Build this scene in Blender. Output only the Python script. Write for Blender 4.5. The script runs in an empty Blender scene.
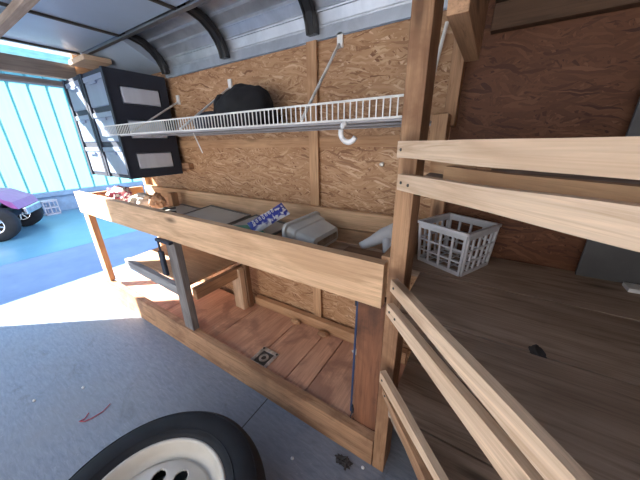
import bpy, bmesh, math, random
from mathutils import Vector, Matrix, noise
PI = math.pi
scn = bpy.context.scene
col = scn.collection
random.seed(7)

# ------------------------------------------------------------------ materials
M = {}
def newmat(name):
    m = bpy.data.materials.new(name); m.use_nodes = True
    nt = m.node_tree; nt.nodes.clear()
    out = nt.nodes.new('ShaderNodeOutputMaterial'); b = nt.nodes.new('ShaderNodeBsdfPrincipled')
    nt.links.new(b.outputs[0], out.inputs[0])
    return m, nt, b
def node(nt, t, **kw):
    n = nt.nodes.new(t)
    for k, v in kw.items(): setattr(n, k, v)
    return n
def lk(nt, a, b): nt.links.new(a, b)
def ramp(nt, fac, stops):
    r = node(nt, 'ShaderNodeValToRGB'); e = r.color_ramp.elements
    while len(e) < len(stops): e.new(0.5)
    for i, (p, c) in enumerate(stops): e[i].position = p; e[i].color = (*c, 1)
    lk(nt, fac, r.inputs[0]); return r.outputs[0]
def mixc(nt, fac, a, b, mode='MIX'):
    m = node(nt, 'ShaderNodeMix', data_type='RGBA', blend_type=mode)
    if isinstance(fac, (int, float)): m.inputs[0].default_value = fac
    else: lk(nt, fac, m.inputs[0])
    for i, x in ((6, a), (7, b)):
        if isinstance(x, tuple): m.inputs[i].default_value = (*x, 1)
        else: lk(nt, x, m.inputs[i])
    return m.outputs[2]
def coords(nt, scale=(1, 1, 1), rot=(0, 0, 0), rnd=True):
    tc = node(nt, 'ShaderNodeTexCoord'); mp = node(nt, 'ShaderNodeMapping')
    src = tc.outputs['Object']
    if rnd:
        oi = node(nt, 'ShaderNodeObjectInfo'); ml = node(nt, 'ShaderNodeMath', operation='MULTIPLY'); ml.inputs[1].default_value = 37.0
        lk(nt, oi.outputs['Random'], ml.inputs[0])
        va = node(nt, 'ShaderNodeVectorMath', operation='ADD'); lk(nt, src, va.inputs[0]); lk(nt, ml.outputs[0], va.inputs[1]); src = va.outputs[0]
    mp.inputs['Scale'].default_value = scale; mp.inputs['Rotation'].default_value = rot
    lk(nt, src, mp.inputs['Vector']); return mp.outputs[0]
def noise_t(nt, vec, scale, detail=4, rough=.55, dist=0):
    n = node(nt, 'ShaderNodeTexNoise'); n.inputs['Scale'].default_value = scale; n.inputs['Detail'].default_value = detail
    n.inputs['Roughness'].default_value = rough; n.inputs['Distortion'].default_value = dist
    lk(nt, vec, n.inputs['Vector']); return n
def bump(nt, b, h, strength=.3, dist=.002):
    bp = node(nt, 'ShaderNodeBump'); bp.inputs['Strength'].default_value = strength; bp.inputs['Distance'].default_value = dist
    lk(nt, h, bp.inputs['Height']); lk(nt, bp.outputs[0], b.inputs['Normal'])
def plain(key, c, rough=.6, metal=0, var=.15, nscale=9, trans=0, alpha=1, bumpy=0):
    m, nt, b = newmat(key)
    v = coords(nt); n = noise_t(nt, v, nscale)
    dk = tuple(x*(1-var) for x in c); lt = tuple(min(1, x*(1+var)) for x in c)
    lk(nt, ramp(nt, n.outputs[0], [(.3, dk), (.7, lt)]), b.inputs['Base Color'])
    b.inputs['Roughness'].default_value = rough; b.inputs['Metallic'].default_value = metal
    b.inputs['Transmission Weight'].default_value = trans; b.inputs['Alpha'].default_value = alpha
    if bumpy: bump(nt, b, n.outputs[0], bumpy, .004)
    M[key] = m; return m
def wood(key, base, dark, axis='x', rough=.75, knots=.5, stain=None, spot=.0):
    """lumber: grain stretched along an axis, knots, blotches"""
    m, nt, b = newmat(key)
    s = {'x': (.9, 14, 14), 'y': (14, .9, 14), 'z': (14, 14, .9)}[axis]
    s2 = {'x': (1.2, 4, 4), 'y': (4, 1.2, 4), 'z': (4, 4, 1.2)}[axis]
    v = coords(nt, s); vb = coords(nt, s2)
    g = noise_t(nt, v, 5, 6, .65, .6)
    big = noise_t(nt, vb, 2.2, 3, .5, .8)
    c = ramp(nt, g.outputs[0], [(.36, tuple(x*.35+y*.65 for x, y in zip(base, dark))), (.47, base), (.53, tuple(x*1.04 for x in base)), (.64, tuple(min(1, x*1.18) for x in base))])
    g2 = noise_t(nt, coords(nt, {'x': (.35, 40, 40), 'y': (40, .35, 40), 'z': (40, 40, .35)}[axis]), 6, 3, .6, .3)
    c = mixc(nt, ramp(nt, g2.outputs[0], [(.50, (0, 0, 0)), (.60, (.5, .5, .5))]), c, tuple(x*.5+y*.5 for x, y in zip(base, dark)))
    c = mixc(nt, ramp(nt, big.outputs[0], [(.45, (0, 0, 0)), (.65, (.6, .6, .6))]), c, dark)
    vo = node(nt, 'ShaderNodeTexVoronoi'); vo.inputs['Scale'].default_value = 1.9
    s3 = {'x': (1.3, 4.2, 4.2), 'y': (4.2, 1.3, 4.2), 'z': (4.2, 4.2, 1.3)}[axis]
    lk(nt, coords(nt, s3), vo.inputs['Vector'])
    kn = ramp(nt, vo.outputs['Distance'], [(.05, (knots,)*3), (.16, (0, 0, 0))])
    c = mixc(nt, kn, c, tuple(x*.4 for x in dark))
    if stain:
        st = noise_t(nt, coords(nt, (1, 1, 1)), 5, 5, .6, .4)
        c = mixc(nt, ramp(nt, st.outputs[0], [(.5, (0, 0, 0)), (.62, (.75, .75, .75))]), c, stain)
    lk(nt, c, b.inputs['Base Color']); b.inputs['Roughness'].default_value = rough
    bump(nt, b, g.outputs[0], .25, .002)
    M[key] = m
def osb(key, tint=(1, 1, 1), sat=1.0):
    """oriented strand board: layers of stretched random coloured flakes"""
    m, nt, b = newmat(key)
    tc = node(nt, 'ShaderNodeTexCoord')
    res = None; hs = None
    cols = [[(.0, (.19, .08, .035)), (.15, (.36, .19, .095)), (.5, (.45, .255, .135)), (.85, (.53, .325, .185)), (1, (.68, .47, .31))],
            [(.0, (.25, .12, .055)), (.2, (.40, .22, .11)), (.7, (.49, .29, .155)), (1, (.60, .40, .24))]]
    for i, (ang, sc) in enumerate(((1.7, (24, 24, 120)), (.8, (20, 20, 130)), (-.75, (18, 18, 120)), (.3, (15, 15, 130)), (-.2, (14, 14, 140)))):
        rot = node(nt, 'ShaderNodeMapping'); rot.inputs['Rotation'].default_value = (0, ang, 0); rot.inputs['Location'].default_value = (i*3.1, 0, i*1.7)
        lk(nt, tc.outputs['Object'], rot.inputs['Vector'])
        nz = noise_t(nt, rot.outputs[0], 5, 4); sb = node(nt, 'ShaderNodeVectorMath', operation='SCALE'); sb.inputs['Scale'].default_value = .09
        lk(nt, nz.outputs['Color'], sb.inputs[0]); ad = node(nt, 'ShaderNodeVectorMath', operation='ADD'); lk(nt, rot.outputs[0], ad.inputs[0]); lk(nt, sb.outputs[0], ad.inputs[1])
        mp = node(nt, 'ShaderNodeMapping'); mp.inputs['Scale'].default_value = sc; lk(nt, ad.outputs[0], mp.inputs['Vector'])
        vo = node(nt, 'ShaderNodeTexVoronoi'); vo.inputs['Scale'].default_value = 1.0; vo.inputs['Randomness'].default_value = 1
        lk(nt, mp.outputs[0], vo.inputs['Vector'])
        sp = node(nt, 'ShaderNodeSeparateColor'); lk(nt, vo.outputs['Color'], sp.inputs[0])
        c = ramp(nt, sp.outputs[0], cols[i % 2])
        if res is None: res = c; hs = sp.outputs[0]
        else:
            gt = node(nt, 'ShaderNodeMath', operation='GREATER_THAN'); gt.inputs[1].default_value = .56; lk(nt, sp.outputs[1], gt.inputs[0])
            res = mixc(nt, gt.outputs[0], res, c)
    big = noise_t(nt, coords(nt, rnd=False), 2.5, 4)
    res = mixc(nt, ramp(nt, big.outputs[0], [(.4, (0, 0, 0)), (.8, (.35, .35, .35))]), res, (.30, .16, .08))
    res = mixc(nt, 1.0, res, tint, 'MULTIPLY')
    lk(nt, res, b.inputs['Base Color']); b.inputs['Roughness'].default_value = .62
    bump(nt, b, hs, .3, .0015)
    M[key] = m

for ax in 'xyz':
    wood('pine_'+ax, (.54, .33, .185), (.31, .155, .075), ax)
    wood('pale_'+ax, (.72, .53, .37), (.50, .31, .185), ax, knots=.95)
    wood('aged_'+ax, (.47, .275, .155), (.20, .10, .052), ax, knots=.85, stain=(.24, .125, .068) if ax == 'x' else None)
    wood('deck_'+ax, (.42, .315, .24), (.18, .12, .085), ax, knots=.75)
    wood('dark_'+ax, (.20, .105, .055), (.10, .05, .025), ax)
    wood('grey_'+ax, (.22, .205, .20), (.09, .082, .08), ax)
    wood('blue_grey_'+ax, (.34, .345, .36), (.15, .15, .16), ax)  # lighter bluish grey: blue daylight on the shelf edge painted into the wood colour
wood('board_x', (.70, .47, .285), (.45, .265, .145), 'x', knots=.95)
wood('header_y', (.22, .185, .16), (.12, .10, .09), 'y')
wood('rafter_x', (.40, .31, .24), (.22, .16, .12), 'x')
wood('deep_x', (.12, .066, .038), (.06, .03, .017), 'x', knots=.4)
wood('post_z', (.43, .25, .135), (.17, .08, .038), 'z', knots=.8, stain=(.20, .095, .048))
wood('redwood_z', (.24, .10, .05), (.09, .036, .02), 'z', knots=.3, stain=(.06, .028, .018))
wood('ply_x', (.52, .33, .20), (.38, .22, .13), 'x', knots=.2)
wood('ply_y', (.64, .37, .245), (.45, .23, .15), 'y', knots=.2, stain=(.33, .17, .12))
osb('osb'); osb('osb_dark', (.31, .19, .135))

def floor_mat():
    m, nt, b = newmat('painted_floor')
    v = coords(nt, rnd=False)
    n1 = noise_t(nt, coords(nt, (3, 14, 1), (0, 0, .5), False), 6, 6, .7, .5); n2 = noise_t(nt, v, 1.6, 4)
    n3 = noise_t(nt, v, 60, 3)
    c = ramp(nt, n1.outputs[0], [(.3, (.165, .19, .24)), (.55, (.235, .265, .32)), (.75, (.30, .335, .39))])
    c = mixc(nt, ramp(nt, n2.outputs[0], [(.45, (0, 0, 0)), (.7, (.55, .55, .55))]), c, (.25, .25, .25))
    n4 = noise_t(nt, v, 5, 6, .7, 1.0)
    c = mixc(nt, ramp(nt, n4.outputs[0], [(.58, (0, 0, 0)), (.68, (.35, .35, .35))]), c, (.10, .09, .085))
    c = mixc(nt, ramp(nt, n3.outputs[0], [(.66, (0, 0, 0)), (.72, (.4, .4, .4))]), c, (.42, .43, .45))
    # seams between the floor sheets
    tc = node(nt, 'ShaderNodeTexCoord'); sx = node(nt, 'ShaderNodeSeparateXYZ'); lk(nt, tc.outputs['Object'], sx.inputs[0])
    ad = node(nt, 'ShaderNodeMath', operation='ADD'); ad.inputs[1].default_value = .742+12.2; lk(nt, sx.outputs[0], ad.inputs[0])
    md = node(nt, 'ShaderNodeMath', operation='MODULO'); md.inputs[1].default_value = 2.44; lk(nt, ad.outputs[0], md.inputs[0])
    lt = node(nt, 'ShaderNodeMath', operation='LESS_THAN'); lt.inputs[1].default_value = .006; lk(nt, md.outputs[0], lt.inputs[0])
    c = mixc(nt, lt.outputs[0], c, (.05, .05, .055))
    lk(nt, c, b.inputs['Base Color']); b.inputs['Roughness'].default_value = .48
    bump(nt, b, n1.outputs[0], .35, .002); M['painted_floor'] = m
floor_mat()
def concrete(key, a, bcol, rough):
    m, nt, b = newmat(key); n = noise_t(nt, coords(nt, rnd=False), 3, 8, .65)
    lk(nt, ramp(nt, n.outputs[0], [(.3, a), (.7, bcol)]), b.inputs['Base Color']); b.inputs['Roughness'].default_value = rough
    bump(nt, b, n.outputs[0], .2, .003); M[key] = m
concrete('concrete', (.50, .50, .49), (.60, .60, .58), .8)
concrete('apron', (.15, .225, .37), (.20, .29, .45), .7)
concrete('blue_floor', (.10, .27, .42), (.14, .33, .49), .35)
def metal_skin():
    m, nt, b = newmat('galvanised')
    n = noise_t(nt, coords(nt, (1, 1, 1), rnd=False), 6, 5, .6, .5)
    lk(nt, ramp(nt, n.outputs[0], [(.3, (.42, .46, .52)), (.7, (.66, .70, .76))]), b.inputs['Base Color'])
    lk(nt, ramp(nt, n.outputs[0], [(.3, (.5, .5, .5)), (.7, (.32, .32, .32))]), b.inputs['Roughness'])
    b.inputs['Metallic'].default_value = .8; bump(nt, b, n.outputs[0], .3, .004); M['galvanised'] = m
metal_skin()
def translucent(key, c, w=.6):
    m, nt, b = newmat(key); out = [n for n in nt.nodes if n.type == 'OUTPUT_MATERIAL'][0]
    n = noise_t(nt, coords(nt, (6, 6, .6), rnd=False), 3, 4)
    cc = ramp(nt, n.outputs[0], [(.3, tuple(x*.9 for x in c)), (.7, c)])
    t = node(nt, 'ShaderNodeBsdfTranslucent'); lk(nt, cc, t.inputs[0]); lk(nt, cc, b.inputs['Base Color']); b.inputs['Roughness'].default_value = .4
    mx = node(nt, 'ShaderNodeMixShader'); mx.inputs[0].default_value = w
    lk(nt, b.outputs[0], mx.inputs[1]); lk(nt, t.outputs[0], mx.inputs[2]); lk(nt, mx.outputs[0], out.inputs[0]); M[key] = m
translucent('cyan_sheet', (.15, .345, .345), .6)
translucent('frosted', (.78, .84, .95), .2)
translucent('frosted_drawer', (.42, .50, .66), .45)
plain('door_skin', (.50, .62, .78), .35, .2, .06, 3)
plain('black_metal', (.018, .019, .022), .45, .3)
plain('black_plastic', (.022, .029, .048), .7)
plain('track', (.25, .26, .28), .4, .7)
plain('white_wire', (.80, .80, .78), .4)
plain('grey_wire', (.36, .36, .38), .5)
plain('white_plastic', (.80, .81, .82), .45)
plain('crate_plastic', (.60, .61, .66), .5)
plain('grey_bin', (.58, .62, .62), .45, var=.08)
plain('bin_dirt', (.30, .26, .22), .8, var=.4, nscale=30)
plain('black_cloth', (.012, .012, .015), .9, bumpy=.6)
plain('navy_cloth', (.05, .06, .085), .9, bumpy=.6)
plain('white_cloth', (.66, .67, .70), .9, bumpy=.4)
plain('rubber', (.011, .014, .020), .8, var=.3, nscale=14)
plain('cream_rim', (.64, .62, .56), .4, var=.08)
plain('dark_hole', (.015, .015, .016), .8)
plain('sheet_grey', (.46, .46, .41), .5, var=.12, nscale=6)
plain('sheet_frame', (.17, .165, .15), .6)
plain('green_plastic', (.05, .30, .20), .5)
plain('steel', (.55, .52, .49), .4, .6, var=.4, nscale=60)
plain('steel_dark', (.05, .045, .04), .6)
plain('blue_cord', (.03, .055, .13), .6)
plain('red_wire', (.40, .04, .07), .5)
plain('paper', (.80, .76, .70), .8, var=.1)
plain('kraft', (.50, .30, .20), .85)
plain('sheet_metal', (.115, .118, .125), .45, .3)
plain('purple_paint', (.26, .08, .30), .35)
plain('chrome', (.75, .76, .80), .25, .9)
plain('debris', (.05, .045, .045), .9)
plain('pale_scrap', (.75, .72, .68), .8)
plain('clear_box', (.50, .52, .62), .3)
plain('house_wall', (.55, .54, .52), .8)
def packet_mat():
    m, nt, b = newmat('packet')
    tc = node(nt, 'ShaderNodeTexCoord'); sx = node(nt, 'ShaderNodeSeparateXYZ'); lk(nt, tc.outputs['Object'], sx.inputs[0])
    n = noise_t(nt, coords(nt, (10, 10, 10), rnd=False), 2.2, 3, .5, .5)
    ad = node(nt, 'ShaderNodeMath', operation='MULTIPLY_ADD'); ad.inputs[1].default_value = .10; lk(nt, n.outputs[0], ad.inputs[0]); lk(nt, sx.outputs[1], ad.inputs[2])
    c = ramp(nt, ad.outputs[0], [(.018, (.80, .82, .88)), (.026, (.04, .06, .38))])
    n2 = noise_t(nt, coords(nt, (1, 1, 1), rnd=False), 38, 2)
    c = mixc(nt, ramp(nt, n2.outputs[0], [(.60, (0, 0, 0)), (.64, (1, 1, 1))]), c, (.75, .76, .82))
    lk(nt, c, b.inputs['Base Color']); b.inputs['Roughness'].default_value = .3; M['packet'] = m
packet_mat()
def redprint():
    m, nt, b = newmat('red_print'); n = noise_t(nt, coords(nt, rnd=False), 26, 2)
    lk(nt, ramp(nt, n.outputs[0], [(.44, (.82, .78, .74)), (.50, (.50, .10, .13)), (.62, (.36, .10, .20)), (.66, (.8, .75, .7))]), b.inputs['Base Color'])
    M['red_print'] = m
redprint()

# ------------------------------------------------------------------ builders
ORG = {}
def thing(name, label, cat, loc=(0, 0, 0), rot=(0, 0, 0), group=None, local=False, kind=None):
    o = bpy.data.objects.new(name, None); col.objects.link(o); o.location = loc; o.rotation_euler = rot
    o.empty_display_size = .05
    if label: o['label'] = label
    if cat: o['category'] = cat
    if group: o['group'] = group
    if kind: o['kind'] = kind
    ORG[o.name] = Vector((0, 0, 0)) if local else Vector(loc)
    return o
def tag(o, label=None, cat=None, group=None, kind=None):
    if label: o['label'] = label
    if cat: o['category'] = cat
    if group: o['group'] = group
    if kind: o['kind'] = kind
    return o
def obj(name, bm, mat, parent=None, smooth=False, org=None):
    """bm is in the frame of its root; the origin goes to the centre of the shape"""
    vs = [v.co for v in bm.verts]
    if org is None:
        lo = Vector([min(v[i] for v in vs) for i in range(3)]); hi = Vector([max(v[i] for v in vs) for i in range(3)]); org = (lo+hi)/2
    org = Vector(org)
    bmesh.ops.translate(bm, verts=bm.verts, vec=-org)
    bmesh.ops.recalc_face_normals(bm, faces=bm.faces)
    me = bpy.data.meshes.new(name); bm.to_mesh(me); bm.free()
    mats = mat if isinstance(mat, (list, tuple)) else [mat]
    for x in mats: me.materials.append(M[x])
    if smooth:
        for p in me.polygons: p.use_smooth = True
    o = bpy.data.objects.new(name, me); col.objects.link(o)
    if parent is not None:
        o.parent = parent; o.location = org-ORG[parent.name]
    else: o.location = org
    ORG[o.name] = org
    return o
def B(bm, x0, x1, y0, y1, z0, z1, bev=0.0, mi=0):
    r = bmesh.ops.create_cube(bm, size=1); vs = r['verts']
    for v in vs: v.co = Vector(((x0+x1)/2+v.co.x*(x1-x0), (y0+y1)/2+v.co.y*(y1-y0), (z0+z1)/2+v.co.z*(z1-z0)))
    fs = list({f for v in vs for f in v.link_faces})
    for f in fs: f.material_index = mi
    if bev: bmesh.ops.bevel(bm, geom=list({e for v in vs for e in v.link_edges}), offset=bev, segments=2, affect='EDGES', profile=.5)
    return vs
def box(name, x0, x1, y0, y1, z0, z1, mat, parent=None, bev=.002):
    bm = bmesh.new(); B(bm, x0, x1, y0, y1, z0, z1, bev); return obj(name, bm, mat, parent)
def prism(bm, poly, lo, hi, axis=2, mi=0):
    """extrude polygon (2D) along an axis"""
    def mk(p, h):
        if axis == 2: return (p[0], p[1], h)
        if axis == 1: return (p[0], h, p[1])
        return (h, p[0], p[1])
    a = [bm.verts.new(mk(p, lo)) for p in poly]; b = [bm.verts.new(mk(p, hi)) for p in poly]
    fs = [bm.faces.new(a), bm.faces.new(b[::-1])]
    n = len(poly)
    for i in range(n): fs.append(bm.faces.new((a[i], b[i], b[(i+1) % n], a[(i+1) % n])))
    for f in fs: f.material_index = mi
def tube(bm, pts, r, seg=8, mi=0):
    pts = [Vector(p) for p in pts]; rings = []
    for i, p in enumerate(pts):
        t = (pts[min(i+1, len(pts)-1)]-pts[max(i-1, 0)]).normalized()
        a = t.cross(Vector((0, 0, 1)) if abs(t.z) < .9 else Vector((1, 0, 0))).normalized(); b = t.cross(a)
        rings.append([bm.verts.new(p+r*(math.cos(2*PI*k/seg)*a+math.sin(2*PI*k/seg)*b)) for k in range(seg)])
    for i in range(len(rings)-1):
        for k in range(seg):
            f = bm.faces.new((rings[i][k], rings[i][(k+1) % seg], rings[i+1][(k+1) % seg], rings[i+1][k])); f.material_index = mi
    bm.faces.new(rings[0][::-1]).material_index = mi; bm.faces.new(rings[-1]).material_index = mi
def lathe(bm, prof, seg=96, mi=0):
    rings = [[bm.verts.new((r*math.cos(2*PI*k/seg), r*math.sin(2*PI*k/seg), z)) for k in range(seg)] for r, z in prof]
    for i in range(len(rings)-1):
        for k in range(seg):
            bm.faces.new((rings[i][k], rings[i][(k+1) % seg], rings[i+1][(k+1) % seg], rings[i+1][k])).material_index = mi
    return rings
def blob(bm, c, s, amp=.25, freq=2.2, sub=4, seed=0, flat=None):
    r = bmesh.ops.create_icosphere(bm, subdivisions=sub, radius=1)
    for v in r['verts']:
        d = 1+amp*noise.noise(v.co*freq+Vector((seed, seed*2, 0)))+amp*.5*noise.noise(v.co*freq*2.7+Vector((seed, 3, 1)))
        p = v.co*d; p = Vector((p.x*s[0], p.y*s[1], p.z*s[2]))
        if flat is not None: p.z = max(p.z, flat)
        v.co = p+Vector(c)
def wobbly_board(bm, x0, x1, y0, y1, z0a, z1a, z0b, z1b, n=24, amp=.0015, seed=0):
    """a board along x with slightly uneven edges; a = left end heights, b = right end"""
    sec = []
    for i in range(n+1):
        t = i/n; x = x0+(x1-x0)*t
        zb = z0a+(z0b-z0a)*t+amp*noise.noise(Vector((x*6, seed, 0))); zt = z1a+(z1b-z1a)*t+amp*noise.noise(Vector((x*6, seed, 5)))
        sec.append([bm.verts.new(p) for p in ((x, y0, zb), (x, y1, zb), (x, y1, zt), (x, y0, zt))])
    for i in range(n):
        for k in range(4): bm.faces.new((sec[i][k], sec[i][(k+1) % 4], sec[i+1][(k+1) % 4], sec[i+1][k]))
    bm.faces.new(sec[0]); bm.faces.new(sec[-1][::-1])

YW = 1.136   # face of the sheathed wall
# ------------------------------------------------------------------ the setting
bm = bmesh.new(); B(bm, -2.80, 1.4, -1.9, 1.30, -.10, 0)
tag(obj('floor', bm, 'painted_floor', org=(0, 0, 0)), kind='structure')
bm = bmesh.new(); B(bm, -4.34, -2.48, -9, 8, -.16, -.012)
tag(obj('ground', bm, 'apron', org=(0, 0, 0)), kind='structure')
bm = bmesh.new(); B(bm, -12, -4.34, -9, 8, -.12, -.010)
tag(obj('ground_shed', bm, 'blue_floor', org=(0, 0, 0)), kind='structure')
bm = bmesh.new(); B(bm, -2.48, 9, -9, -1.9, -.12, -.012)
tag(obj('ground_front', bm, 'concrete', org=(0, 0, 0)), kind='structure')
bm = bmesh.new(); B(bm, -2.48, -.145, YW, YW+.02, 0, 1.70)
tag(obj('wall_back', bm, 'osb', org=(0, YW, 0)), kind='structure')
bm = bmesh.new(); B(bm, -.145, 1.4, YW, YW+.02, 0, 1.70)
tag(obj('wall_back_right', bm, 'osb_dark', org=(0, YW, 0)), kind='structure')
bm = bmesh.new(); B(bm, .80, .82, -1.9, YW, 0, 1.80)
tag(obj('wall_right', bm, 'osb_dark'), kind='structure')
# wall sheathing outside
# arched steel roof edge
prof = [(.16, 1.79), (.90, 1.79)]
arc = [(.90, 1.79), (.965, 1.785), (1.025, 1.765), (1.072, 1.735), (1.103, 1.695), (1.12, 1.65), (1.128, 1.60)]
bm = bmesh.new()
def skin(bm, x0, x1, pts, off=0):
    # stepped corrugation: each facet a shallow pan with a raised lip
    P = []
    for i in range(len(pts)-1):
        a = Vector((pts[i][0], pts[i][1])); b = Vector((pts[i+1][0], pts[i+1][1])); d = (b-a); n = Vector((-d.y, d.x)).normalized()*-.011
        P += [a, a+d*.10, a+d*.16-n, a+d*.94-n]
    P.append(Vector(pts[-1]))
    f0 = [bm.verts.new((x0, p.x, p.y)) for p in P]; f1 = [bm.verts.new((x1, p.x, p.y)) for p in P]
    g0 = [bm.verts.new((x0, p.x+.012, p.y+.014)) for p in P]; g1 = [bm.verts.new((x1, p.x+.012, p.y+.014)) for p in P]
    for i in range(len(P)-1):
        bm.faces.new((f0[i], f1[i], f1[i+1], f0[i+1])); bm.faces.new((g0[i+1], g1[i+1], g1[i], g0[i]))
    bm.faces.new((f0[0], g0[0], g1[0], f1[0])); bm.faces.new((f0[-1], f1[-1], g1[-1], g0[-1]))
skin(bm, -1.88, .80, arc)
B(bm, -2.48, .82, -1.9, .91, 1.80, 1.82)
B(bm, -.40, .82, .88, YW+.02, 1.79, 1.81)
tag(obj('ceiling', bm, 'galvanised', org=(0, 0, 0)), kind='structure')
bm = bmesh.new(); prism(bm, [(.905, 1.775), (1.136, 1.65), (1.15, 1.66), (.915, 1.79)], -2.48, -1.90, axis=0)
prism(bm, [(.90, 1.765), (.90, 1.81), (1.16, 1.81), (1.16, 1.645), (1.136, 1.645)], -1.90, -1.888, axis=0)
tag(obj('ceiling_corner', bm, 'door_skin'), kind='structure')
bm = bmesh.new(); B(bm, -1.88, -.15, YW-.012, YW-.002, 1.605, 1.655)
tag(obj('trim_8', bm, 'galvanised'), kind='structure')
# black arch ribs
for k, x in enumerate((-1.845, -1.28, -.725)):
    bm = bmesh.new(); pts = [(.86, 1.776), (.94, 1.772), (1.0, 1.755), (1.045, 1.725), (1.075, 1.69), (1.092, 1.655), (1.098, 1.62)]
    inner = [(y, z) for y, z in pts]; outer = [(y+.025*(i/6)+.004, z+.022*(1-i/6)+.002) for i, (y, z) in enumerate(pts)]
    prism(bm, inner+outer[::-1], x-.024, x+.024, axis=0)
    for w in (-.018, .018):
        tube(bm, [(x+w, y, z) for y, z in pts], .007, 6)
    tag(obj('trim_%d' % (k+10), bm, 'black_metal'), kind='structure')
# raised overhead door under the ceiling: panels, track, strut
dr = thing('door_1', None, None, (-1.0, 0, 1.77), kind='structure')
xs = [-2.47, -2.39, -1.845, -1.30, -.755, -.21, .335]
for a, b in zip(xs, xs[1:]):
    bm = bmesh.new(); B(bm, a+.004, b-.004, -1.7, .885, 1.768, 1.795, .003); obj('door_panel', bm, 'door_skin', dr)
for x in xs[1:-1]:
    bm = bmesh.new(); B(bm, x-.007, x+.007, -1.7, .88, 1.757, 1.767); obj('panel_joint', bm, 'steel_dark', dr)
bm = bmesh.new(); B(bm, -2.44, .3, .888, .912, 1.755, 1.763); B(bm, -2.44, .3, .905, .912, 1.763, 1.79)
obj('door_track', bm, 'track', dr)
for x in xs[1:5]:
    for y in (.47, .80):
        pass
bm = bmesh.new(); wobbly_board(bm, -2.40, .2, .462, .495, 1.722, 1.752, 1.722, 1.752, seed=3)
tag(obj('trim_1', bm, 'rafter_x'), kind='structure')
# header across the open end
bm = bmesh.new(); B(bm, -2.53, -2.48, -1.9, .86, 1.622, 1.71, .003); tag(obj('trim_2', bm, 'header_y'), kind='structure')
bm = bmesh.new(); B(bm, -2.56, -2.50, -1.9, .86, 1.575, 1.605, .003); tag(obj('trim_3', bm, 'grey_y'), kind='structure')
bm = bmesh.new(); B(bm, -2.47, -2.22, .83, .98, 1.70, 1.73, .004); tag(obj('trim_4', bm, 'pale_y'), kind='structure')
bm = bmesh.new(); B(bm, -2.505, -2.482, .862, 1.136, 1.52, 1.80); tag(obj('wall_end', bm, 'pine_y'), kind='structure')
# boards on the wall
bm = bmesh.new(); wobbly_board(bm, -1.88, -.19, YW-.010, YW, 1.176, 1.222, 1.176, 1.222, seed=5); tag(obj('trim_5', bm, 'pine_x'), kind='structure')
bm = bmesh.new(); B(bm, -.765, -.712, YW-.022, YW-.011, .19, 1.604, .001); tag(obj('trim_6', bm, 'pine_z'), kind='structure')
bm = bmesh.new(); B(bm, -2.48, -2.44, 1.10, YW, 0, 1.64, .003); tag(obj('trim_7', bm, 'pale_z'), kind='structure')

# shed beyond the gap: translucent ribbed wall, roof
bm = bmesh.new()
n = 0; y = -4.0; P = []
while y < 6.5:
    P += [(-7.20, y), (-7.20, y+.20), (-7.165, y+.215), (-7.165, y+.235), (-7.20, y+.25)]; y += .25
a = [bm.verts.new((p[0], p[1], .36)) for p in P]; b = [bm.verts.new((p[0], p[1], 2.5)) for p in P]
for i in range(len(P)-1): bm.faces.new((a[i], a[i+1], b[i+1], b[i]))
tag(obj('wall_shed', bm, 'cyan_sheet', org=(0, 0, 0)), kind='structure')
plain('base_blue', (.20, .33, .52), .6)
bm = bmesh.new(); B(bm, -7.22, -7.14, -4, 6.5, -.01, .30); B(bm, -7.22, -7.08, -4, 6.5, .30, .38)
tag(obj('trim_9', bm, 'base_blue'), kind='structure')
bm = bmesh.new(); B(bm, -7.4, -5.61, -4.5, 6.8, 2.45, 2.53)
tag(obj('ceiling_shed', bm, 'galvanised'), kind='structure')
# neighbouring wall in front of the gap (outside the picture, its shade crosses the floor)
bm = bmesh.new(); B(bm, -3.75, -3.6, -6, -.68, 0, 3.4)
tag(obj('wall_neighbour', bm, 'house_wall'), kind='structure')

# ------------------------------------------------------------------ workbench
wb = thing('workbench', 'long rough lumber workbench with tray-like top against the strand board wall', 'workbench', (-1.35, .87, 0))
def wpart(name, x0, x1, y0, y1, z, mat, seed=0, amp=.002):
    bm = bmesh.new(); wobbly_board(bm, x0, x1, y0, y1, *z, amp=amp, seed=seed); return obj(name, bm, mat, wb)
wpart('front_board', -2.525, -.201, .646, .680, (.742, .892, .732, .876), 'board_x', 1)
wpart('back_board', -2.44, -.19, 1.085, 1.112, (.745, .884, .815, .893), 'board_x', 2)
wpart('lower_back_board', -1.1, -.19, 1.075, 1.112, (.737, .80, .737, .80), 'pine_x', 9)
box('end_board', -.223, -.191, .684, 1.07, .75, .885, 'aged_y', wb)
box('far_end_board', -2.49, -2.46, .684, 1.08, .76, .875, 'pine_y', wb)
wpart('bench_bottom', -2.45, -.23, .684, 1.072, (.722, .735, .722, .735), 'deck_x', 4)
wpart('bottom_rail', -2.50, -.191, .646, .684, (.0, .180, .0, .138), 'aged_x', 3)
for i, (x0, x1) in enumerate(((-2.46, -1.72), (-1.715, -1.20), (-1.195, -.87), (-.865, -.66), (-.655, -.54), (-.535, -.30), (-.295, -.16))):
    box('deck_board', x0, x1, .688, 1.08, .118, .130, 'ply_y', wb, .001)
box('deck_support', -2.46, -.17, .688, .72, .02, .115, 'dark_x', wb)
o = box('leg', -2.495, -2.41, .652, .69, .185, .735, 'pine_z', wb)
o = box('leg', -1.395, -1.31, .652, .69, .165, .735, 'grey_z', wb); o['label'] = 'dark grey weathered leg'
box('leg', -1.335, -1.25, .985, 1.023, .13, .435, 'pale_z', wb)
box('leg_backing', -1.27, -1.235, 1.026, 1.06, .13, .72, 'dark_z', wb)
box('crossbeam', -1.308, -1.27, .692, 1.06, .372, .440, 'aged_y', wb)
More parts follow.
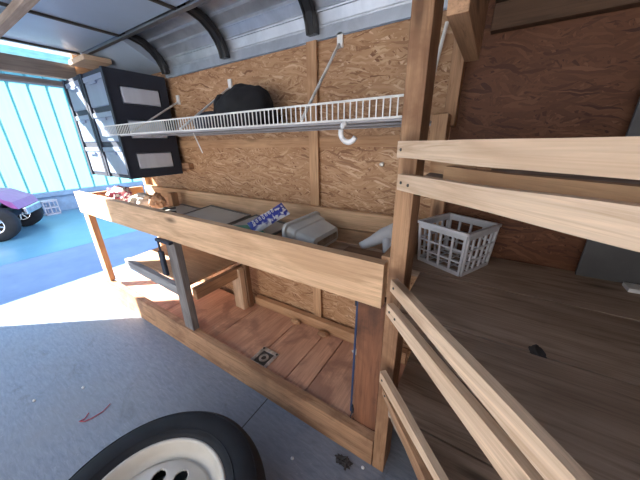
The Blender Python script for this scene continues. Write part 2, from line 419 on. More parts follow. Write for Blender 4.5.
bm = bmesh.new(); wobbly_board(bm, -2.03, -1.40, .66, .69, .405, .465, .375, .435); o = obj('shelf_edge', bm, 'blue_grey_x', wb); o['label'] = 'grey front edge board with bluish light painted into its colour'
bm = bmesh.new(); prism(bm, [(-2.04, .695), (-1.335, .695), (-1.335, 1.08), (-2.10, 1.08)], .442, .454); obj('middle_shelf', bm, 'ply_x', wb)
wpart('wall_rail', -1.24, -.19, 1.082, 1.118, (.086, .186, .090, .200), 'pine_x', 7)
o = box('end_panel', -.292, -.199, .688, .724, .132, .730, 'redwood_z', wb); o['label'] = 'wide dark reddish upright at the near end'

# ------------------------------------------------------------------ corner shelving
P0 = Vector((-.185, .646, 0)); ca, sa = math.cos(math.radians(-43.6)), math.sin(math.radians(-43.6))
D = Vector((ca, sa, 0)); N = Vector((-sa, ca, 0))
cs = thing('corner_shelving', 'rough lumber corner shelving with diagonal front rails right of the workbench', 'shelving', (.2, .7, 0))
box('post', -.187, -.143, .646, .735, 0, 1.784, 'post_z', cs)
K = .912
LAST = [None]
def rail(name, s0, s1, z0a, z1a, z0b, z1b, mat, n0=-.030, n1=-.001, seed=0, k=K, amp=.0025):
    bm = bmesh.new(); S0 = .58+(s0-.58)*k; S1 = .58+(s1-.58)*k
    f = lambda z: 1.2+(z-1.2)*k
    wobbly_board(bm, S0, S1, n0, n1, f(z0a), f(z1a), f(z0b), f(z1b), seed=seed, amp=amp, n=30)
    c = Vector(((S0+S1)/2, (n0+n1)/2, f(z0a)))
    bmesh.ops.translate(bm, verts=bm.verts, vec=-c)
    me_o = obj(name, bm, mat, None, org=(0, 0, 0))
    me_o.parent = cs; me_o.location = P0+D*c.x+N*c.y+Vector((0, 0, c.z))-ORG[cs.name]; me_o.rotation_euler = (0, 0, math.radians(-43.6))
    LAST[0] = me_o
    return me_o
def ex(s0, v0, s1, v1, s): return v0+(v1-v0)*(s-s0)/(s1-s0)
for i, (sa_, ta, ba, sb_, tb_, bb, mt) in enumerate(((.023, 1.199, 1.164, .42, 1.200, 1.164, 'pale_x'), (.035, 1.129, 1.094, .44, 1.142, 1.106, 'pale_x'),
        (.046, .862, .829, .46, .838, .793, 'pale_x'), (.037, .782, .750, .43, .772, .714, 'pale_x'),
        (.031, .533, .490, .305, .523, .495, 'pale_x'), (.054, .485, .463, .265, .456, .408, 'aged_x'))):
    rail('front_rail', sa_, 1.12, ba, ta, ex(sa_, ba, sb_, bb, 1.12), ex(sa_, ta, sb_, tb_, 1.12), mt, n0=-.020, n1=-.001, seed=i+1, k=1.0)
    rl = LAST[0]
    for q_, (ds, dz) in enumerate(((.016, .5), (.045, .45))[:2 if i in (1, 3) else 1]):
        bm = bmesh.new(); bmesh.ops.create_cone(bm, cap_ends=True, segments=12, radius1=.0035, radius2=.003, depth=.002, matrix=Matrix.Rotation(PI/2, 4, 'X'))
        sc = obj('screw', bm, 'steel_dark', None, org=(0, 0, 0)); sc.parent = rl
        L0 = (1.12-sa_)/2; sc.location = (-L0+ds, -.0105, (ba+(ta-ba)*dz)-ba)
rail('short_board', .03, .165, 1.128, 1.160, 1.128, 1.160, 'pine_x', .065, .10, seed=12, k=1.0)
r = rail('rough_sawn_board', .165, 1.1, 1.130, 1.155, 1.135, 1.162, 'pine_x', .035, .055, seed=8, k=1.118)
r['label'] = 'rough sawn board set behind the rails'
def diagx(y, off=.004):     # x on the back side of the rails at a given y
    # points with (p-P0).N = off
    return P0.x+(off-(y-P0.y)*N.y)/N.x
def plank(name, ya, yb, zt, th, mat, off=.004, xmin=-.138, xmax=.79):
    pts = []
    for y, sgn in ((ya, 1), (yb, 1)): pts.append((max(diagx(y, off), xmin), y))
    # insert the corner where the diagonal meets the post line
    yc = P0.y+(off-(xmin-P0.x)*N.x)/N.y
    poly = [(xmax, ya), (xmax, yb), pts[1]]
    if ya < yc < yb: poly.append((xmin, yc))
    poly.append(pts[0])
    bm = bmesh.new(); prism(bm, poly, zt-th, zt); return obj(name, bm, mat, cs)
for ya, yb in ((.865, 1.122), (.603, .858), (.34, .596), (.08, .334)):
    plank('shelf_plank', ya, yb, .775, .025, 'deck_x', xmin=-.138 if ya < .7 else -.187)
for ya, yb in ((.845, 1.122), (.600, .840), (.34, .594), (.08, .334)):
    plank('shelf_plank', ya, yb, .395, .025, 'deck_x')
for ya, yb in ((.865, 1.122), (.603, .858), (.34, .596), (.08, .334)):
    plank('shelf_plank', ya, yb, 1.115, .022, 'deck_x', off=.09)
for ya, yb in ((.98, 1.122), (.80, .975), (.60, .795), (.40, .594)):
    plank('shelf_plank', ya, yb, 1.70, .03, 'dark_x', off=.09)
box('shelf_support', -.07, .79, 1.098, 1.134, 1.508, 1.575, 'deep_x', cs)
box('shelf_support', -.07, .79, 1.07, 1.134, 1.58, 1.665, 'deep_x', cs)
box('shelf_beam', -.115, -.078, .62, .98, 1.41, 1.56, 'aged_y', cs)
box('shelf_beam', -.175, -.115, .60, .644, 1.50, 1.76, 'aged_x', cs)
box('wall_stud', -.166, -.128, 1.075, 1.134, 1.245, 1.66, 'aged_z', cs)
box('support_block', -.190, -.140, 1.0, 1.074, 1.19, 1.28, 'pine_z', cs)
box('wall_stud', -.172, -.122, 1.09, 1.134, .78, 1.088, 'aged_z', cs)
box('support_block', -.09, .10, .95, .985, 1.116, 1.150, 'pine_x', cs)
# deck bearers
for z in (.75, .37): box('shelf_bearer', -.138, .79, 1.09, 1.134, z-.09, z-.002, 'dark_x', cs)

# ------------------------------------------------------------------ wire shelf
ws = thing('wire_shelf', 'white wire shelf running along the wall above the workbench', 'wire shelf', (-1.2, .95, 1.28))
YF = .755; x0, x1 = -1.835, -.192; XL = -2.055
bm = bmesh.new()
for yy in (YF+.004, .93, YW-.03): tube(bm, [(x0, yy, 1.253), (x1, yy, 1.253)], .0035, 6)
n = int((x1-x0)/.0100)
for i in range(n+1):
    x = x0+i*(x1-x0)/n; B(bm, x-.0032, x+.0032, YF, YW-.028, 1.2565, 1.259)
obj('wire_deck', bm, 'grey_wire', ws)
bm = bmesh.new()
n = int((x1-x0)/.0195)
x0 = XL; n = int((x1-x0)/.0195)
for zz in (1.309, 1.259): tube(bm, [(x0, YF, zz), (x1, YF, zz)], .0034, 6)
for i in range(n+1):
    x = x0+i*(x1-x0)/n; B(bm, x-.0016, x+.0016, YF-.003, YF-.0004, 1.259, 1.309)
obj('front_lip', bm, 'white_wire', ws)
for xf, xb, zc in ((-.54, -.605, 1.590), (-1.216, -1.288, 1.505), (-1.684, -1.80, 1.475)):
    bm = bmesh.new(); tube(bm, [(xf, YF-.006, 1.266), (xb, YW-.018, zc-.02)], .0052, 8); br = obj('brace', bm, 'white_wire', ws)
    bm = bmesh.new(); B(bm, xb-.013, xb+.013, YW-.012, YW-.0005, zc-.03, zc+.025, .002); obj('wall_clip', bm, 'white_plastic', br)
bm = bmesh.new(); tube(bm, [(-1.21, YF+.05, 1.25), (-1.165, YF+.05, 1.16)], .0028, 6); obj('loose_wire', bm, 'white_wire', ws)
bm = bmesh.new(); tube(bm, [(-.20, 1.11, 1.56), (-.225, 1.09, 1.37)], .006, 8)
tag(obj('metal_strut', bm, 'white_wire'), 'short pale metal strut leaning behind the tall post', 'strut')
# hook
bm = bmesh.new()
pts = []
for i in range(15):
    t = math.radians(120+210*i/14); pts.append((-.372+.026*math.cos(t), .752, 1.226+.028*math.sin(t)))
tube(bm, pts, .008, 8); tube(bm, [(pts[0][0], .752, pts[0][2]), (pts[0][0]+.004, .7505, 1.252)], .006, 8)
tag(obj('curved_hook', bm, 'white_plastic', smooth=True), 'white curved plastic hook hanging under the wire shelf front edge', 'hook')
# cloth heap on the wire shelf
bm = bmesh.new(); blob(bm, (-1.04, .99, 1.328), (.175, .105, .125), .16, 1.7, 4, 3, flat=-.068)
blob(bm, (-1.18, .98, 1.345), (.045, .06, .09), .2, 1.5, 3, 9, flat=-.07)
tag(obj('black_jacket', bm, 'black_cloth', smooth=True), 'crumpled black cloth heap lying on the wire shelf', 'cloth')
bm = bmesh.new(); blob(bm, (-1.315, .98, 1.306), (.072, .08, .055), .3, 2.2, 3, 5, flat=-.045)
tag(obj('dark_rag', bm, 'navy_cloth', smooth=True), 'small dark grey rag left of the black cloth heap', 'cloth')

# ------------------------------------------------------------------ drawer cabinets
def drawer_tower(x0, x1, label, side):
    t = thing('drawer_cabinet', label, 'drawer cabinet', ((x0+x1)/2, .93, 1.005), group=None)
    yf, yb, z0, z1 = .768, 1.095, 1.005, 1.600
    th = .014
    bm = bmesh.new()
    if side:  # side with three openings
        B(bm, x1-th, x1, yf, .82, z0, z1); B(bm, x1-th, x1, 1.045, yb, z0, z1)
        for a, b in ((z0, 1.055), (1.155, 1.237), (1.342, 1.425), (1.52, z1)): B(bm, x1-th, x1, .82, 1.045, a, b)
    else: B(bm, x1-th, x1, yf, yb, z0, z1)
    B(bm, x0, x0+th, yf, yb, z0, z1); B(bm, x0+th, x1-th, yb-.01, yb, z0, z1)
    for z, h in ((z0, .02), (1.193, .028), (1.388, .028), (z1-.022, .022)): B(bm, x0+th, x1-th, yf, yb-.01, z, z+h)
    for a_, b_ in ((x0, x0+.024), (x1-.024, x1)): B(bm, a_, b_, yf-.010, yf+.004, z0, z1)
    obj('cabinet_frame', bm, 'black_plastic', t)
    if side:
        for a, b in ((1.06, 1.150), (1.242, 1.337), (1.430, 1.515)):
            bm = bmesh.new(); B(bm, x1-.012, x1+.002, .826, 1.039, a, b, .006); w = obj('side_window', bm, 'frosted', t); w['label'] = 'translucent milky side window'
    for a, b in ((1.022, 1.196), (1.218, 1.391), (1.413, 1.582)):
        bm = bmesh.new(); zc = (a+b)/2
        # curved tub front with a lip
        B(bm, x0+.026, x1-.026, .764, .800, a+.004, b-.03, .008); B(bm, x0+.026, x1-.026, .760, .800, b-.032, b-.004, .004)
        B(bm, x0+.026, x1-.026, .800, yb-.03, a+.004, a+.010); B(bm, x0+.026, x0+.030, .80, yb-.03, a+.01, b-.02); B(bm, x1-.030, x1-.026, .80, yb-.03, a+.01, b-.02)
        d = obj('drawer', bm, 'frosted_drawer', t)
        bm = bmesh.new(); B(bm, (x0+x1)/2-.05, (x0+x1)/2+.05, .752, .761, b-.050, b-.034, .003); obj('handle', bm, 'frosted_drawer', d)
    return t
drawer_tower(-2.165, -1.850, 'black drawer cabinet nearest the wire shelf braces, its side showing three milky windows', True)
drawer_tower(-2.452, -2.175, 'black drawer cabinet hung next to the open end, farther from the wire shelf', False)
bm = bmesh.new(); B(bm, -1.86, -1.77, 1.100, YW, 1.035, 1.075, .003)
tag(obj('mounting_cleat', bm, 'aged_x'), 'small brown wooden cleat on the wall at the lower right corner of the drawer cabinets', 'cleat')
bm = bmesh.new(); blob(bm, (-.395, YW-.008, 1.105), (.012, .006, .010), .3, 2, 2, 4); tag(obj('wall_screw', bm, 'steel'), 'shiny screw head in the strand board between wire shelf and tray, near the tall post', 'screw')

# ------------------------------------------------------------------ things in the tray
ZT = .736
def quad_sheet(name, poly, z0, dz, label, cat, mat='sheet_grey', frame=True, tilt=(0, 0)):
    cx = sum(p[0] for p in poly)/4; cy = sum(p[1] for p in poly)/4
    t = thing(name, label, cat, (cx, cy, z0), (tilt[0], tilt[1], 0), local=True)
    pl = [(p[0]-cx, p[1]-cy) for p in poly]
    bm = bmesh.new(); prism(bm, [(x*.97, y*.95) for x, y in pl], 0.001, dz); obj('pane', bm, mat, t)
    if frame:
        bm = bmesh.new()
        for i in range(4):
            a, b = pl[i], pl[(i+1) % 4]; ai, bi = (a[0]*.95, a[1]*.91), (b[0]*.95, b[1]*.91)
            prism(bm, [a, b, bi, ai], 0, dz+.004)
        obj('frame', bm, 'sheet_frame', t)
    return t
quad_sheet('window_screen', [(-1.90, .74), (-1.54, .70), (-1.54, 1.03), (-1.88, 1.06)], .775, .006, 'grey framed screen panel lying flat in the tray beside the paper bags', 'screen panel', tilt=(.03, .0))
quad_sheet('window_screen', [(-1.50, .72), (-1.10, .70), (-1.12, 1.02), (-1.52, 1.05)], .800, .006, 'grey framed screen panel lying in the middle of the tray', 'screen panel', tilt=(.05, .015))
quad_sheet('window_screen', [(-1.085, .72), (-.80, .70), (-.79, .99), (-1.085, 1.03)], .798, .006, 'grey framed screen panel lying in the tray beside the blue and white packet', 'screen panel', tilt=(.05, .015))
bm = bmesh.new(); prism(bm, [(-1.02, .70), (-.80, .70), (-.80, .80), (-.93, .86), (-1.02, .80)], .818, .824)
tag(obj('green_sheet', bm, 'green_plastic'), 'small green plastic sheet lying on the screen panel in the tray', 'plastic sheet')
bm = bmesh.new()
tube(bm, [(-1.80, .72, .806), (-1.68, .90, .815)], .006, 6); tube(bm, [(-1.74, .70, .806), (-1.70, .80, .812), (-1.58, .84, .812)], .008, 6); B(bm, -1.80, -1.68, .76, .80, .80, .82)
tag(obj('clamp', bm, 'steel_dark'), 'dark metal clamp lying on the screen panels near the paper bags', 'clamp')
# packet : pillow shaped
pk = thing('snack_packet', 'blue and white printed plastic packet propped in the tray beside the grey basin', 'packet', (-.835, .865, .868), local=True)
Xv = Vector((.082, .12, .068)).normalized(); Wv = Vector((.078, 0, -.025)); Wv = (Wv-Xv*Wv.dot(Xv)).normalized(); Nv = Xv.cross(-Wv)
if Nv.dot(Vector((0, 0, 1.2))-Vector((-.835, .865, .868))) < 0: Nv = -Nv
pk.rotation_euler = Matrix((Xv, Nv.cross(Xv), Nv)).transposed().to_euler()
bm = bmesh.new(); nx, ny = 20, 12; L_, W_ = .19, .085
top = [[None]*(ny+1) for _ in range(nx+1)]; bot = [[None]*(ny+1) for _ in range(nx+1)]
for i in range(nx+1):
    for j in range(ny+1):
        u, v = i/nx, j/ny; h = .022*(math.sin(PI*u)**.5)*(math.sin(PI*v)**.6)+.003*noise.noise(Vector((u*9, v*6, 0)))
        x, y = (u-.5)*L_, (v-.5)*W_*(1-.12*math.sin(PI*u)); top[i][j] = bm.verts.new((x, y, h+.001)); bot[i][j] = bm.verts.new((x, y, -h*.7-.001))
for i in range(nx):
    for j in range(ny):
        bm.faces.new((top[i][j], top[i+1][j], top[i+1][j+1], top[i][j+1])); bm.faces.new((bot[i][j], bot[i][j+1], bot[i+1][j+1], bot[i+1][j]))
obj('wrapper', bm, 'packet', pk, smooth=True, org=(0, 0, 0))
bm = bmesh.new()
# red cursive lettering too small to read
px = -.075
for k in range(7):
    pts = []
    for i in range(9):
        t = i/8*2*PI; pts.append((px+.007*math.sin(t)+i*.0015, .004+.012*math.cos(t)*(1.3 if k in (0, 3) else .8)+k*.001, .0235+.001*math.sin(t)))
    tube(bm, pts, .0018, 5); px += .017
o = obj('lettering', bm, 'white_plastic', pk); o['label'] = 'white handwriting-style lettering'

# grey basin tipped over: open-topped rectangular tub, tapering, lying on its side
tb = thing('plastic_basin', 'grey rectangular plastic basin lying on its side in the tray', 'basin', (-.59, .88, .745))
bm = bmesh.new()
def ring(x, ya, yb, za, zb, r=.022):
    out = []
    for cy, cz, a0 in ((yb-r, zb-r, 0), (ya+r, zb-r, 90), (ya+r, za+r, 180), (yb-r, za+r, 270)):
        for k in range(6):
            t = math.radians(a0+18*k); out.append(bm.verts.new((x, cy+r*math.cos(t), cz+r*math.sin(t))))
    return out
rs = [ring(-.528, .80, .975, .790, .832, .02), ring(-.532, .787, .988, .779, .843, .022), ring(-.545, .783, .992, .773, .847), ring(-.605, .771, .997, .762, .868), ring(-.609, .765, 1.003, .757, .874), ring(-.642, .760, 1.008, .750, .884),
      ring(-.643, .748, 1.018, .742, .895, .028), ring(-.655, .747, 1.019, .741, .897, .028), ring(-.656, .768, 1.0, .758, .878), ring(-.545, .80, .975, .79, .835, .02)]
for a_, b_ in zip(rs, rs[1:]):
    for k in range(24): bm.faces.new((a_[k], a_[(k+1) % 24], b_[(k+1) % 24], b_[k]))
bm.faces.new(rs[0]); bm.faces.new(rs[-1])
obj('tub', bm, 'grey_bin', tb)
bm = bmesh.new(); prism(bm, [(.806, .796), (.969, .796), (.965, .826), (.810, .826)], -.5279, -.5262, axis=0)
o = obj('base_dirt', bm, 'bin_dirt', tb); o['label'] = 'dirty brown stained underside'

# glove / rag
gl = thing('work_glove', 'pale grey cloth work glove lying at the near end of the tray', 'glove', (-.285, .93, .835), local=True)
gl.scale = (1.2, 1.2, 1.2)
bm = bmesh.new()
def finger(pts, rs):
    pts = [Vector(p) for p in pts]; rings = []
    for i, (p, r) in enumerate(zip(pts, rs)):
        t = (pts[min(i+1, len(pts)-1)]-pts[max(i-1, 0)]).normalized(); a = t.cross(Vector((0, 0, 1))).normalized(); b = t.cross(a)
        rings.append([bm.verts.new(p+r*(math.cos(2*PI*k/10)*a+.6*math.sin(2*PI*k/10)*b)) for k in range(10)])
    for i in range(len(rings)-1):
        for k in range(10): bm.faces.new((rings[i][k], rings[i][(k+1) % 10], rings[i+1][(k+1) % 10], rings[i+1][k]))
    bm.faces.new(rings[0]); bm.faces.new(rings[-1])
finger([(-.07, -.05, -.012), (-.045, -.03, 0), (-.01, 0, .022), (.02, .025, .035), (.045, .04, .035)], [.018, .024, .034, .04, .022])
finger([(-.0, -.01, .02), (.012, -.04, .012), (.02, -.065, -.01)], [.016, .013, .010])
finger([(.01, .0, .02), (.030, -.03, .012), (.038, -.055, -.012)], [.016, .013, .010])
finger([(.025, .01, .02), (.045, -.015, .014), (.052, -.04, -.01)], [.015, .013, .009])
finger([(-.01, .02, .02), (-.015, .045, .02), (-.01, .065, .0)], [.016, .013, .009])
obj('glove_body', bm, 'white_cloth', gl, smooth=True)
bm = bmesh.new(); B(bm, -.385, -.235, .70, .80, .795, .845, .004)
tag(obj('wood_offcut', bm, 'dark_x'), 'dark brown block of wood at the near front corner of the tray', 'wood block')
for (x, y) in ((-.43, .80), (-.41, .815)):
    bm = bmesh.new(); blob(bm, (x, y, ZT+.007), (.008, .006, .006), .3, 2, 2, x*9); tag(obj('pebble', bm, 'pale_scrap'), 'tiny pale crumb in the dark bottom of the tray', 'crumb', 'pale crumbs in the tray')
# paper bags at the far end
def crumple(name, c, s, mat, label, cat, seed, amp=.4):
    bm = bmesh.new(); blob(bm, c, s, amp, 2.6, 3, seed); return tag(obj(name, bm, mat), label, cat)
crumple('printed_bag', (-2.27, .83, .85), (.085, .07, .07), 'red_print', 'crumpled bag with red print at the far end of the tray', 'bag', 2)
crumple('paper_bag', (-2.09, .89, .815), (.072, .085, .06), 'paper', 'crumpled white paper bag beside the red printed bag', 'bag', 5)
crumple('brown_paper', (-1.955, .93, .82), (.035, .05, .06), 'kraft', 'crumpled brown paper beside the white paper bag', 'paper', 8)
bm = bmesh.new(); B(bm, -1.91, -1.86, .98, 1.03, ZT, .88, .003); tag(obj('wood_stake', bm, 'aged_z'), 'short brown wooden block standing upright at the back of the tray', 'wood block')

# crate
cr = thing('plastic_crate', 'small pale grey lattice plastic crate on the middle shelf behind the post', 'crate', (-.058, .995, .777), (0, 0, math.radians(-26)), local=True)
a2 = .088; H_ = .150; tp = .010
def crate_side(bm, L, H, nx, nz):
    """bars in local u (x) v (z), thickness in y; later placed"""
    vs = []
    b = .0035
    u = [-L+2*L*i/nx for i in range(nx+1)]
    for i, x in enumerate(u):
        w = .008 if i in (0, nx) else b
        vs += B(bm, max(x-w, -L), min(x+w, L), -.003, .003, .0, H)
    for k, z in enumerate([0, H*.32, H*.59, H*.86]):
        w = {0: (0, .014), 1: (z-.003, z+.003), 2: (z-.003, z+.003), 3: (z, H)}[k]
        vs += B(bm, -L, L, -.0026, .0026, w[0], w[1])
    return vs
bm = bmesh.new()
for k in range(4):
    vs = crate_side(bm, a2-.003, H_, 4 if k % 2 == 0 else 5, 3)
    for v in vs: v.co.y -= a2
    Rm = Matrix.Rotation(k*PI/2, 4, 'Z')
    for v in vs: v.co = Rm @ v.co
for v in bm.verts:
    s = 1+.09*(v.co.z/H_-.5); v.co.x *= s; v.co.y *= s
for i in range(4):
    q = -a2+.03+i*(2*a2-.06)/3; B(bm, q-.003, q+.003, -a2+.006, a2-.006, .0, .004); B(bm, -a2+.006, a2-.006, q-.003, q+.003, .0, .0036)
obj('lattice_body', bm, 'crate_plastic', cr)
bm = bmesh.new(); rw = a2*1.045+.004
for k in range(4):
    vs = B(bm, -rw, rw, -rw, -rw+.011, H_-.006, H_+.003, .0)
    Rm = Matrix.Rotation(k*PI/2, 4, 'Z')
    for v in vs: v.co = Rm @ v.co; v.co.z += k*.00005
obj('rim', bm, 'crate_plastic', cr)

# grey metal sheet on the wall right
bm = bmesh.new(); B(bm, .30, .62, 1.085, 1.096, .778, 1.46, .002)
tag(obj('metal_sheet', bm, 'sheet_metal'), 'dark grey metal sheet standing against the dark wall at the right', 'metal sheet')
bm = bmesh.new(); B(bm, .405, .56, 1.03, 1.075, .776, .788, .001); tag(obj('paper_strip', bm, 'white_plastic'), 'white strip on the shelf at the foot of the grey metal sheet', 'strip')
bm = bmesh.new(); blob(bm, (.155, .615, .772), (.016, .02, .006), .3, 2, 3, 3); tag(obj('dark_scrap', bm, 'debris'), 'dark scrap in the seam between shelf planks', 'scrap')

# ------------------------------------------------------------------ drain plate
fp = thing('anchor_plate', 'ornate square steel recessed anchor plate on the bench deck', 'plate', (-.836, .738, .131), local=True)
fp.scale = (1.15, 1.2, 1)
bm = bmesh.new()
for (a, b, c_, d) in ((-.048, .048, -.052, -.034), (-.048, .048, .034, .052), (-.048, -.032, -.034, .034), (.032, .048, -.034, .034)): B(bm, a, b, c_, d, 0, .005, .001)
obj('frame', bm, 'steel', fp)
bm = bmesh.new(); B(bm, -.032, .032, -.034, .034, 0, .002); obj('recess', bm, 'steel_dark', fp)
bm = bmesh.new(); rg = lathe(bm, [(.012, .002), (.012, .006), (.022, .006), (.022, .002)], 24); obj('ring', bm, 'steel', fp)
for sx in (-1, 1):
    for sy in (-1, 1):
        bm = bmesh.new(); bmesh.ops.create_cone(bm, cap_ends=True, segments=12, radius1=.006, radius2=.005, depth=.003, matrix=Matrix.Translation((sx*.040, sy*.043, .0065))); obj('screw', bm, 'steel_dark', fp)
# bungee
bc = thing('bungee_cord', 'blue bungee cord stretched upright beside the dark bench upright', 'bungee cord', (-.303, .690, .43), local=True)
bm = bmesh.new(); tube(bm, [(.004, .012, .275), (.001, .010, .1), (-.002, .008, -.1), (-.004, .006, -.262)], .0045, 8); obj('cord', bm, 'blue_cord', bc)
for s in (1, -1):
    bm = bmesh.new(); z = .275 if s > 0 else -.262
    tube(bm, [(0, .012 if s > 0 else .006, z-s*.03), (0, .012, z), (0, .010, z+s*.015)], .006, 8)
    if s < 0: tube(bm, [(0, .01, z-.012), (-.004, .0, z-.03), (.006, -.006, z-.036), (.014, 0, z-.028)], .0022, 6)
    obj('hook', bm, 'black_plastic', bc)
# strap by middle leg
bm = bmesh.new(); tube(bm, [(-1.425, .632, .735), (-1.42, .63, .70), (-1.42, .63, .66)], .006, 6); B(bm, -1.442, -1.400, .622, .640, .52, .665, .006); B(bm, -1.436, -1.30, .622, .645, .722, .738, .003)
tag(obj('hanging_brush', bm, 'black_plastic'), 'black handled brush hanging under the bench beside the dark grey leg', 'brush')
# scraps on deck
for (x, y, s, m, l, c_) in ((-.86, 1.05, .028, 'pine_x', 'small wood scrap on the deck below the wall rail, farthest from the dark upright', 'wood scrap'),
                        (-.66, 1.045, .035, 'aged_x', 'brown wood splinters on the deck below the middle of the wall rail', 'wood scrap'),
                        (-.43, 1.02, .022, 'pale_scrap', 'small white scrap on the deck nearest the dark upright', 'scrap')):
    bm = bmesh.new(); blob(bm, (x, y, .145), (s, s*.6, .016), .4, 2.5, 2, x*5); tag(obj('deck_scrap', bm, m), l, c_)
bm = bmesh.new(); blob(bm, (-.29, .60, .006), (.03, .015, .008), .9, 3, 3, 2); tube(bm, [(-.31, .60, .008), (-.28, .615, .012), (-.27, .575, .006)], .005, 5)
tag(obj('dark_debris', bm, 'debris'), 'small black clump of debris on the floor before the bottom rail', 'debris')
for i, (x, y, l) in enumerate(((-.214, .62, 'white pellet on the floor at the foot of the tall post'), (-.47, .50, 'white pellet on the floor between tyre and bench rail'), (-1.62, .18, 'white fleck on the floor left of the red wire'), (-1.74, .02, 'white fleck on the floor nearest the left edge of the picture'))):
    bm = bmesh.new(); blob(bm, (x, y, .004), (.007, .006, .005), .3, 2, 2, i); tag(obj('pellet', bm, 'white_plastic'), l, 'pellet')
bm = bmesh.new(); tube(bm, [(-1.40, .12, .003), (-1.405, .10, .006), (-1.385, .115, .003), (-1.375, .14, .003), (-1.37, .18, .003), (-1.385, .215, .004)], .0022, 6)
tube(bm, [(-1.42, .14, .003), (-1.40, .12, .005), (-1.405, .105, .003)], .0022, 6)
tag(obj('red_wire', bm, 'red_wire'), 'short bent red wire lying on the grey floor beyond the tyre', 'wire')

# ------------------------------------------------------------------ spare wheel
TR = .326
tw = thing('trailer_wheel', 'black tyre on a cream slotted steel wheel lying flat on the floor', 'wheel', (-.655, .075, 0), local=True)
tw.scale = (1.04, 1.04, 1.09)
bm = bmesh.new()
prof = [(.205, .172), (.212, .186), (.225, .193), (.255, .200), (.285, .198), (.305, .188), (.318, .172), (.325, .150), (.326, .10), (.325, .05), (.318, .028), (.305, .012), (.285, .003), (.255, .0), (.225, .006), (.205, .028)]
lathe(bm, prof+[prof[0]], 128)
ty = obj('tyre', bm, 'rubber', tw, smooth=True)
bm = bmesh.new()
for r_, z_ in ((.235, .1965), (.300, .1925)):
    lathe(bm, [(r_-.0015, z_-.001), (r_, z_+.002), (r_+.0015, z_-.001)], 128)
obj('sidewall_ring', bm, 'rubber', ty, smooth=True)
bm = bmesh.new()
lathe(bm, [(.200, .150), (.206, .168), (.213, .180), (.211, .187), (.204, .188), (.199, .180), (.193, .160), (.186, .150), (.176, .144), (.170, .138), (.166, .150), (.163, .152)], 128)
rim = obj('rim', bm, 'cream_rim', tw, smooth=True)
bm = bmesh.new()
NR, NT = 40, 480; rr0, rr1 = .03, .165
def hh(r): return .150+.014*math.sin(PI*min(1, max(0, (r-.05)/.115)))**1.0 if r > .05 else .150-.02*(1-r/.05)
g = [[bm.verts.new((r*math.cos(2*PI*k/NT), r*math.sin(2*PI*k/NT), hh(r))) for k in range(NT)] for r in [rr0+(rr1-rr0)*i/NR for i in range(NR+1)]]
for i in range(NR):
    r = rr0+(rr1-rr0)*(i+.5)/NR
    for k in range(NT):
        a = math.degrees(2*PI*(k+.5)/NT); da = (a-102+18) % 36-18
        # rounded slot
        e = ((r-.116)/.021)**2+(math.radians(da)*r/.021)**2
        if e < 1: continue
        bm.faces.new((g[i][k], g[i][(k+1) % NT], g[i+1][(k+1) % NT], g[i+1][k]))
for v in [v for v in bm.verts if not v.link_faces]: bm.verts.remove(v)
dc = obj('wheel_disc', bm, 'cream_rim', tw, smooth=True)
md = dc.modifiers.new('t', 'SOLIDIFY'); md.thickness = .005
bm = bmesh.new(); bmesh.ops.create_cone(bm, cap_ends=True, segments=48, radius1=.16, radius2=.16, depth=.004, matrix=Matrix.Translation((0, 0, .03))); obj('brake_side', bm, 'dark_hole', tw).name = 'back_plate'

# ------------------------------------------------------------------ little four-wheeler
ax = math.radians(90+28)
qd = thing('ride_on_quad', 'purple four-wheeled ride-on vehicle parked outside by the cyan wall', 'vehicle', (-5.90, .70, -.01), (0, 0, 0), local=True)
u = Vector((.88, -.47, 0)).normalized(); fwd = Vector((-.47, -.88, 0))
def q(a, b, z): return u*a+fwd*b+Vector((0, 0, z))
def qwheel(a, b, Rr=.235, w=.16):
    A = Matrix((( u.x, fwd.x, 0), (u.y, fwd.y, 0), (0, 0, 1)))  # cols u,fwd,z
    c = q(a, b, Rr)
    Q = Matrix((( fwd.x, 0, u.x), (fwd.y, 0, u.y), (0, 1, 0))).to_4x4()   # local x->fwd, y->z, z->u
    Q.translation = c
    bm = bmesh.new(); lathe(bm, [(.11, -w/2), (.15, -w/2-.01), (Rr-.02, -w/2+.01), (Rr, -w/2+.03), (Rr, w/2-.03), (Rr-.02, w/2-.01), (.15, w/2+.01), (.11, w/2)], 40)
    bmesh.ops.transform(bm, matrix=Q, verts=bm.verts); t = obj('tyre', bm, 'rubber', qd, smooth=True)
    bm = bmesh.new(); lathe(bm, [(.10, w/2-.03), (.108, w/2), (.118, w/2+.002), (.118, w/2-.02), (.118, -w/2)], 40)
    for k in range(9):
        vs = B(bm, .02, .108, -.008, .008, w/2-.02, w/2-.005); Rm = Matrix.Rotation(2*PI*k/9, 4, 'Z')
        for v in vs: v.co = Rm @ v.co
    bmesh.ops.create_cone(bm, cap_ends=True, segments=16, radius1=.03, radius2=.025, depth=.03, matrix=Matrix.Translation((0, 0, w/2-.01)))
    bmesh.ops.transform(bm, matrix=Q, verts=bm.verts); obj('hub', bm, 'chrome', t)
    bm = bmesh.new(); bmesh.ops.create_cone(bm, cap_ends=True, segments=24, radius1=.11, radius2=.11, depth=.02, matrix=Matrix.Translation((0, 0, w/2-.04))); bmesh.ops.transform(bm, matrix=Q, verts=bm.verts); obj('wheel_back', bm, 'dark_hole', t)
for a in (.42, -.42):
    for b in (0.0, 1.05): qwheel(a, b)
def qbox(name, a0, a1, b0, b1, z0, z1, mat, bev=.03):
    bm = bmesh.new(); B(bm, a0, a1, b0, b1, z0, z1, bev)
    Q = Matrix(((u.x, fwd.x, 0), (u.y, fwd.y, 0), (0, 0, 1))).to_4x4(); bmesh.ops.transform(bm, matrix=Q, verts=bm.verts)
    return obj(name, bm, mat, qd)
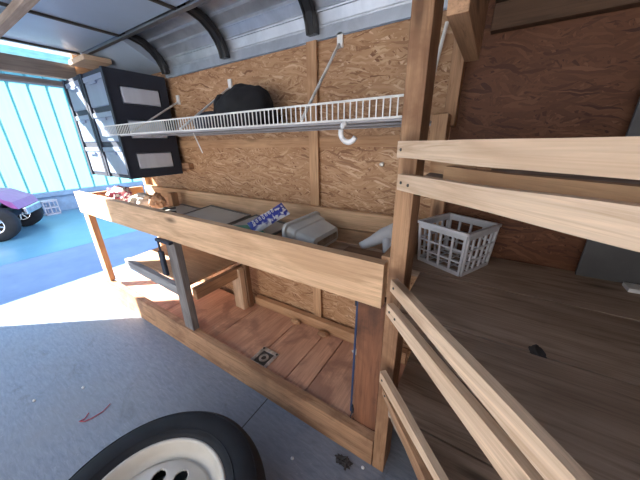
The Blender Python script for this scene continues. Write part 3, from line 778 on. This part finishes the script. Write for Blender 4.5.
qbox('chassis', -.30, .30, -.05, 1.15, .22, .34, 'black_plastic')
bm = bmesh.new()
prism(bm, [(-.26, .40), (-.22, .50), (-.02, .62), (.30, .68), (.9, .70), (1.3, .60), (1.3, .42), (.95, .36), (.45, .34), (.25, .50), (-.10, .53), (-.20, .42)], -.36, .36, axis=0)
Q = Matrix(((u.x, fwd.x, 0), (u.y, fwd.y, 0), (0, 0, 1))).to_4x4(); bmesh.ops.transform(bm, matrix=Q, verts=bm.verts)
obj('body_shell', bm, 'purple_paint', qd)
qbox('seat', -.18, .18, .45, 1.05, .68, .76, 'black_plastic')
qbox('bumper', -.26, .26, -.30, -.26, .30, .40, 'chrome', .01)
# storage bin by the far wall
sb = thing('storage_bin', 'clear plastic crate standing against the base of the cyan wall', 'crate', (-6.95, 1.36, -.01), (0, 0, .15), local=True)
bm = bmesh.new()
for z in (0, .12, .24): B(bm, -.08, .08, -.11, .11, z, z+.018)
for x in (-.08, .065):
    for y in (-.11, -.02, .095): B(bm, x, x+.015, y, y+.015, 0, .25)
obj('lattice_body', bm, 'clear_box', sb)
bm = bmesh.new(); B(bm, -.085, .085, -.115, .115, .258, .272, .004); obj('rim', bm, 'clear_box', sb)

# ------------------------------------------------------------------ light
w = bpy.data.worlds.new('sky'); scn.world = w; w.use_nodes = True; nt = w.node_tree; nt.nodes.clear()
out = nt.nodes.new('ShaderNodeOutputWorld'); bg = nt.nodes.new('ShaderNodeBackground')
tc = nt.nodes.new('ShaderNodeTexCoord'); sp = nt.nodes.new('ShaderNodeSeparateXYZ'); nt.links.new(tc.outputs['Generated'], sp.inputs[0])
# hazy warm-white sky to the front (-y), blue towards the open end (-x)
ma = nt.nodes.new('ShaderNodeMath'); ma.operation = 'SUBTRACT'; nt.links.new(sp.outputs[1], ma.inputs[0]); nt.links.new(sp.outputs[0], ma.inputs[1])
mm = nt.nodes.new('ShaderNodeMath'); mm.operation = 'MULTIPLY_ADD'; mm.inputs[1].default_value = .5; mm.inputs[2].default_value = .5; nt.links.new(ma.outputs[0], mm.inputs[0])
cr_ = nt.nodes.new('ShaderNodeValToRGB'); e = cr_.color_ramp.elements
e[0].position = .15; e[0].color = (1.0, .93, .86, 1); e[1].position = .75; e[1].color = (.24, .48, 1.0, 1)
nt.links.new(mm.outputs[0], cr_.inputs[0]); nt.links.new(cr_.outputs[0], bg.inputs[0]); bg.inputs[1].default_value = 3.3
nt.links.new(bg.outputs[0], out.inputs[0])
sun = bpy.data.lights.new('sun', 'SUN'); sun.energy = 38; sun.angle = .009; sun.color = (1, .95, .88)
so = bpy.data.objects.new('sun', sun); col.objects.link(so)
so.rotation_euler = Vector((1, .76, -1.05)).to_track_quat('-Z', 'Y').to_euler(); so.location = (-6, -6, 8)

# ------------------------------------------------------------------ camera
cd = bpy.data.cameras.new('camera'); co = bpy.data.objects.new('camera', cd); col.objects.link(co); scn.camera = co
R = Matrix(((0.8466759905826494, -0.1746695386720087, 0.5026234368102993), (0.5318599300177236, 0.306684992962552, -0.7893474076305702), (-0.01627211763820266, 0.9356467641966529, 0.35256254882772425))).to_4x4()
R.translation = (0, 0, 1.2); co.matrix_world = R
cd.sensor_width = 36; cd.sensor_fit = 'HORIZONTAL'; cd.lens = 260/640*36; cd.clip_start = .02
vs = scn.view_settings; vs.view_transform = 'Standard'; vs.look = 'None'; vs.gamma = 1; vs.use_curve_mapping = False; vs.exposure = 0
